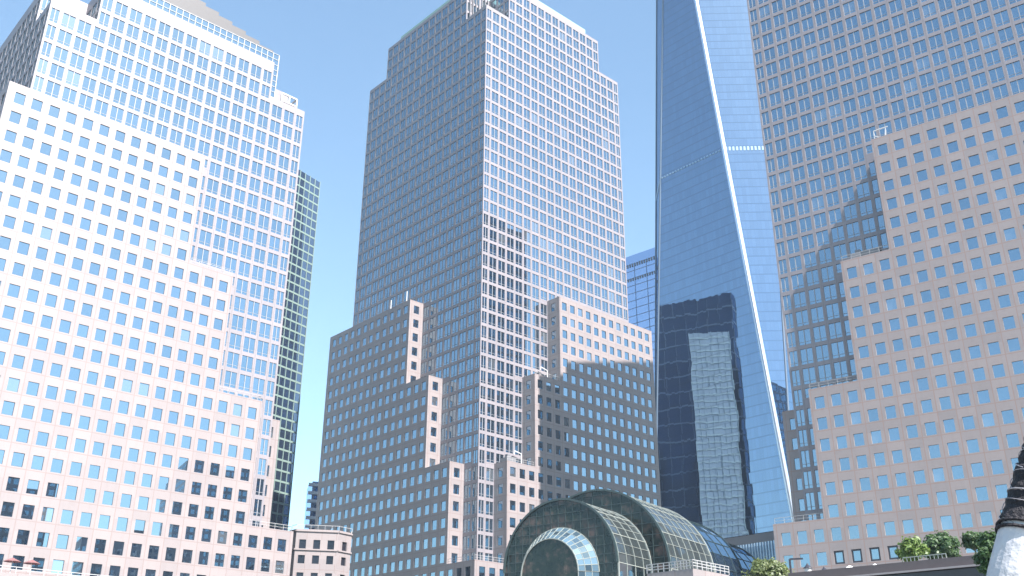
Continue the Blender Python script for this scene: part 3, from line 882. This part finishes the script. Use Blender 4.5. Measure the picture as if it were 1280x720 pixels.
def umbrella(x, y, rho, label, mat, wpx=13):
    p = at_rho(x, y, rho); rad = wpx / F_PX * p.dot(fwd) / 2
    t = tag(empty('market_umbrella', (p.x, p.y, GROUND)), label, 'umbrella')
    H = p.z - GROUND
    e = MB(); e.tube([(0, 0, 0), (0, 0, H - .05)], .05, 8); e.build('pole', M['white'], t)
    e = MB()
    for i in range(8):
        a0, a1 = math.pi * i / 4, math.pi * (i + 1) / 4
        A = (math.cos(a0) * rad, math.sin(a0) * rad, H - rad * .55); B = (math.cos(a1) * rad, math.sin(a1) * rad, H - rad * .55)
        e.quad([A, B, (0, 0, H)]); e.quad([A, (A[0], A[1], A[2] - .2), (B[0], B[1], B[2] - .2), B])
    e.build('cover', mat, t)
umbrella(1062, 706.6, 75, 'small white pointed umbrella top below the leftmost black framed window', M['fabric'])
umbrella(1093.5, 704.6, 75, 'small white pointed umbrella top below the gap between second and third black framed windows', M['fabric'])

def terrace():
    p = at_rho(866, 710.5, 110)
    t = tag(empty('terrace_pavilion', (p.x, p.y, 0), R(90 - 44)), 'low pink stone pavilion with white railing in front of the glass hall', 'pavilion')
    e = MB(); z = p.z; e.box(0, 7.0, 0, 6.0, GROUND, z); e.build('wall', M['stone'], t)
    e = MB()
    for (a, b) in (((0, 0), (7, 0)), ((0, 0), (0, 6))):
        A = Vector((*a, z)); B = Vector((*b, z))
        for h in (.32, .62, .92): e.bar(A + Vector((0, 0, h)), B + Vector((0, 0, h)), .07)
        for i in range(9): q = A.lerp(B, i / 8); e.bar(q, q + Vector((0, 0, .95)), .08)
    e.build('railing', M['railing'], t)
terrace()

def left_terrace():
    Hb = hd(47.7); Nn = hd(-42.3, 160.0)
    a = at_rho(4, 703, 1); k = 160.0 / (a.x * hd(-42.3)[0] + a.y * hd(-42.3)[1]); a = a * k
    t = tag(empty('terrace_wall', (a.x, a.y, 0), R(90 - 47.7)), 'low pale stone terrace wall with white railing at the bottom left', 'wall')
    z = a.z - .2
    e = MB(); e.box(-14, 40, 0, 8, GROUND, z - 1.2); e.build('wall', M['stone'], t)
    e = MB()
    for h in (.05, .45): e.bar((-14, .1, z - 1.2 + h + .5), (40, .1, z - 1.2 + h + .5), .10)
    for i in range(28): e.bar((-14 + 2 * i, .1, z - 1.2), (-14 + 2 * i, .1, z - .2), .09)
    e.build('railing', M['railing'], t)
    # folded umbrellas standing on the terrace
    for u in (1.8, 4.6):
        q = Vector((a.x + Hb[0] * u, a.y + Hb[1] * u, 0))
        t2 = tag(empty('patio_umbrella', (q.x, q.y, z - 1.2), 0), ('leftmost' if u < 3 else 'second') + ' low maroon umbrella on the terrace at the bottom left corner', 'umbrella')
        t2.location = (q.x + hd(-42.3)[0] * 2, q.y + hd(-42.3)[1] * 2, z - 1.2)
        c = MB(); c.tube([(0, 0, 0), (0, 0, 2.4)], .05, 8); c.build('pole', M['white'], t2)
        c = MB()
        for i in range(8):
            a0, a1 = math.pi * i / 4, math.pi * (i + 1) / 4
            c.quad([(math.cos(a0) * 1.3, math.sin(a0) * 1.3, 1.9), (math.cos(a1) * 1.3, math.sin(a1) * 1.3, 1.9), (0, 0, 2.5)])
        c.build('cover', M['maroon'], t2)
M['maroon'] = plain('maroon_fabric', (0.16, 0.07, 0.07), .8)
left_terrace()

# ------------------------------------------------------------------ wrapped pole at the bottom right corner
def pole():
    rho = 6.0
    def P(x, y): return at_rho(x, y, rho)
    top = P(1325, 400); mid = P(1302, 545); b1 = P(1283, 655); b2 = P(1272, 720)
    d = (b2 - b1).normalized(); foot = b2 + d * ((b2.z - (-4.3)) / -d.z)
    t = tag(empty('furled_sail', tuple(foot)), 'leaning pole wrapped in black cloth and cord above a white base', 'sail')
    loc = lambda p: tuple(Vector(p) - foot)
    px = lambda n: n / F_PX * b1.dot(fwd)
    e = MB(); e.tube([loc(foot), loc(b2), loc(b1)], [px(36), px(34), px(29)], 24); e.build('white_sleeve', M['gloss_white'], t, True)
    e = MB(); pts = []; rs = []
    n = 40
    for i in range(n + 1):
        s = i / n
        if s < .5: p = b1.lerp(mid, s * 2)
        else: p = mid.lerp(top, (s - .5) * 2)
        pts.append(loc(p)); rs.append(px(30 - 13 * min(1, s * 2) + random.uniform(-1.4, 1.4) - 6 * max(0, s - .5)))
    e.tube(pts, rs, 24); e.build('black_cover', M['black'], t)
    # cord: slanted rings
    c = MB()
    for i in range(19):
        s = i / 19 * .98 + random.uniform(-.01, .01) + .01
        p = b1.lerp(mid, s * 2) if s < .5 else mid.lerp(top, (s - .5) * 2)
        r = px(30 - 13 * min(1, s * 2) - 6 * max(0, s - .5)) + .006
        tilt = random.uniform(-.9, .5); q = []
        ax = (mid - b1).normalized(); x = ax.cross(Vector((0, 0, 1))).normalized(); y = ax.cross(x)
        for k in range(19):
            a = 2 * math.pi * k / 18
            q.append(loc(p + x * r * math.cos(a) + y * r * math.sin(a) + ax * r * tilt * math.cos(a)))
        c.tube(q, .0022 if i % 3 else .004, 6)
    c.build('cord', M['cord'], t)
    c = MB()
    for i in range(5):
        s = .08 + i * .04; p = b1.lerp(b2, s * 2); r = px(31) + .004; q = []
        ax = (mid - b1).normalized(); x = ax.cross(Vector((0, 0, 1))).normalized(); y = ax.cross(x); tl = random.uniform(-.2, .4)
        for k in range(19):
            a = 2 * math.pi * k / 18; q.append(loc(p + x * r * math.cos(a) + y * r * math.sin(a) + ax * r * tl * math.cos(a)))
        if i < 2: c.tube(q, .010, 6)
    c.build('black_cord', M['black'], t)
M['black'] = plain('black_cloth', (0.006, 0.005, 0.009), .75, bump=.6, scale=40, var=.4)
M['cord'] = plain('grey_cord', (0.24, 0.23, 0.25), .6)
M['gloss_white'] = plain('glossy_white_cloth', (0.42, 0.42, 0.44), .3, bump=.5, scale=9)
pole()

# ------------------------------------------------------------------ neighbours outside the frame (seen in the glass, throwing shade)
def neighbour(label, x, y, head, w, d, h, mat='stone', glass='glass', name='stone_office_block'):
    t = tag(empty(name, (x, y, 0), R(90 - head)), label, 'office tower')
    mb = MB(); mb.box(0, w, 0, d, GROUND, h); mb.build('wall', M[mat], t)
    g = MB(); k = 0
    z = 4
    while z < h - 3:
        for i in range(int(w / 3.2)):
            u = .8 + i * 3.2
            g.quad([(u, -.06, z), (u + 2, -.06, z), (u + 2, -.06, z + 2.4), (u, -.06, z + 2.4)]); g.quad([(u + 2, d + .06, z), (u, d + .06, z), (u, d + .06, z + 2.4), (u + 2, d + .06, z + 2.4)])
        for i in range(int(d / 3.2)):
            u = .8 + i * 3.2
            g.quad([(-.06, u + 2, z), (-.06, u, z), (-.06, u, z + 2.4), (-.06, u + 2, z + 2.4)]); g.quad([(w + .06, u, z), (w + .06, u + 2, z), (w + .06, u + 2, z + 2.4), (w + .06, u, z + 2.4)])
        z += 4.08
    o = g.build('windows', M[glass], t); o['kind'] = 'stuff'
    return t
neighbour('stone office block south of the marina, outside the frame on the right', 150, -30, 126, 58, 58, 97)
neighbour('lower stone office block east of the marina, outside the frame', 200, 22, 126, 30, 60, 80)
neighbour('far stone office tower behind the right granite tower, outside the frame', 300, 20, 126, 60, 100, 138)

# ------------------------------------------------------------------ ground, water
M['paving'] = plain('plaza_paving', (0.11, 0.105, 0.10), .8, scale=.4, var=.2)
M['water'] = glass_mat('water', (0.7, 0.8, 0.85), (0.03, 0.05, 0.05), refl=.05, rough=.06, wob=.5, wscale=.6)
g = MB(); S = 6000; x0, x1, y0, y1 = -62, 48, -2000, 46
for (a, b, c, d) in ((-S, S, y1, S), (-S, x0, -S, y1), (x1, S, -S, y1), (x0, x1, -S, y0)):
    g.quad([(a, c, GROUND), (b, c, GROUND), (b, d, GROUND), (a, d, GROUND)])
g.build('ground', M['paving'])['kind'] = 'structure'
g = MB(); g.quad([(x0, y1, GROUND), (x0, y1, -6), (x0, y0, -6), (x0, y0, GROUND)]); g.quad([(x1, y0, GROUND), (x1, y0, -6), (x1, y1, -6), (x1, y1, GROUND)]); g.quad([(x1, y1, GROUND), (x1, y1, -6), (x0, y1, -6), (x0, y1, GROUND)])
g.build('quay_wall', M['paving'])['kind'] = 'structure'
g = MB(); g.quad([(x0, y0, -5), (x1, y0, -5), (x1, y1, -5), (x0, y1, -5)]); g.build('water', M['water'])['kind'] = 'structure'
g = MB(); g.box(-6, 9, -4, 9, -5.2, -4.3); tag(g.build('floating_dock', plain('grey_boards', (.25, .22, .19), .8)), 'grey boarded floating dock under the wrapped pole, below the frame', 'dock')

# ------------------------------------------------------------------ thin blue volume added to veil the view and lift the shade
def haze():
    m, nt, out = new_mat('haze_veil')
    v = N(nt, 'ShaderNodeVolumePrincipled'); v.inputs['Color'].default_value = (.62, .80, 1.0, 1); v.inputs['Density'].default_value = HAZE; v.inputs['Anisotropy'].default_value = 0.0
    L(nt, v.outputs[0], out.inputs['Volume'])
    g = MB(); g.box(-900, 900, -600, 1200, -7.0, 460.0); o = g.build('haze', m); o['kind'] = 'stuff'
HAZE = 0.00013
haze()

# ------------------------------------------------------------------ light
SUN_H, SUN_EL = 139.2, 50.3
w = bpy.data.worlds.new('World'); scene.world = w; w.use_nodes = True
nt = w.node_tree; bg = nt.nodes['Background']
sk = nt.nodes.new('ShaderNodeTexSky'); sk.sky_type = 'NISHITA'; sk.sun_disc = False
sk.sun_elevation = R(SUN_EL); sk.sun_rotation = R(SUN_H); sk.altitude = 0; sk.air_density = 1.0; sk.dust_density = 0.8; sk.ozone_density = 1.0
nt.links.new(mixc(nt, 1.0, sk.outputs[0], (0.79, 0.87, 0.82), 'MULTIPLY'), bg.inputs[0]); bg.inputs[1].default_value = 0.115
sd = bpy.data.lights.new('sun', 'SUN'); sd.energy = 5.0; sd.angle = R(.5); sd.color = (1.0, .94, .91)
so = bpy.data.objects.new('sun', sd); COL.objects.link(so)
S_ = Vector((math.sin(R(SUN_H)) * math.cos(R(SUN_EL)), math.cos(R(SUN_H)) * math.cos(R(SUN_EL)), math.sin(R(SUN_EL))))
so.rotation_euler = S_.to_track_quat('Z', 'Y').to_euler(); so.location = (0, 0, 400)
vs = scene.view_settings; vs.view_transform = 'Standard'; vs.look = 'None'; vs.exposure = 1.7; vs.gamma = 1; vs.use_curve_mapping = False
scene.cycles.max_bounces = 8; scene.cycles.glossy_bounces = 5; scene.cycles.use_denoising = True
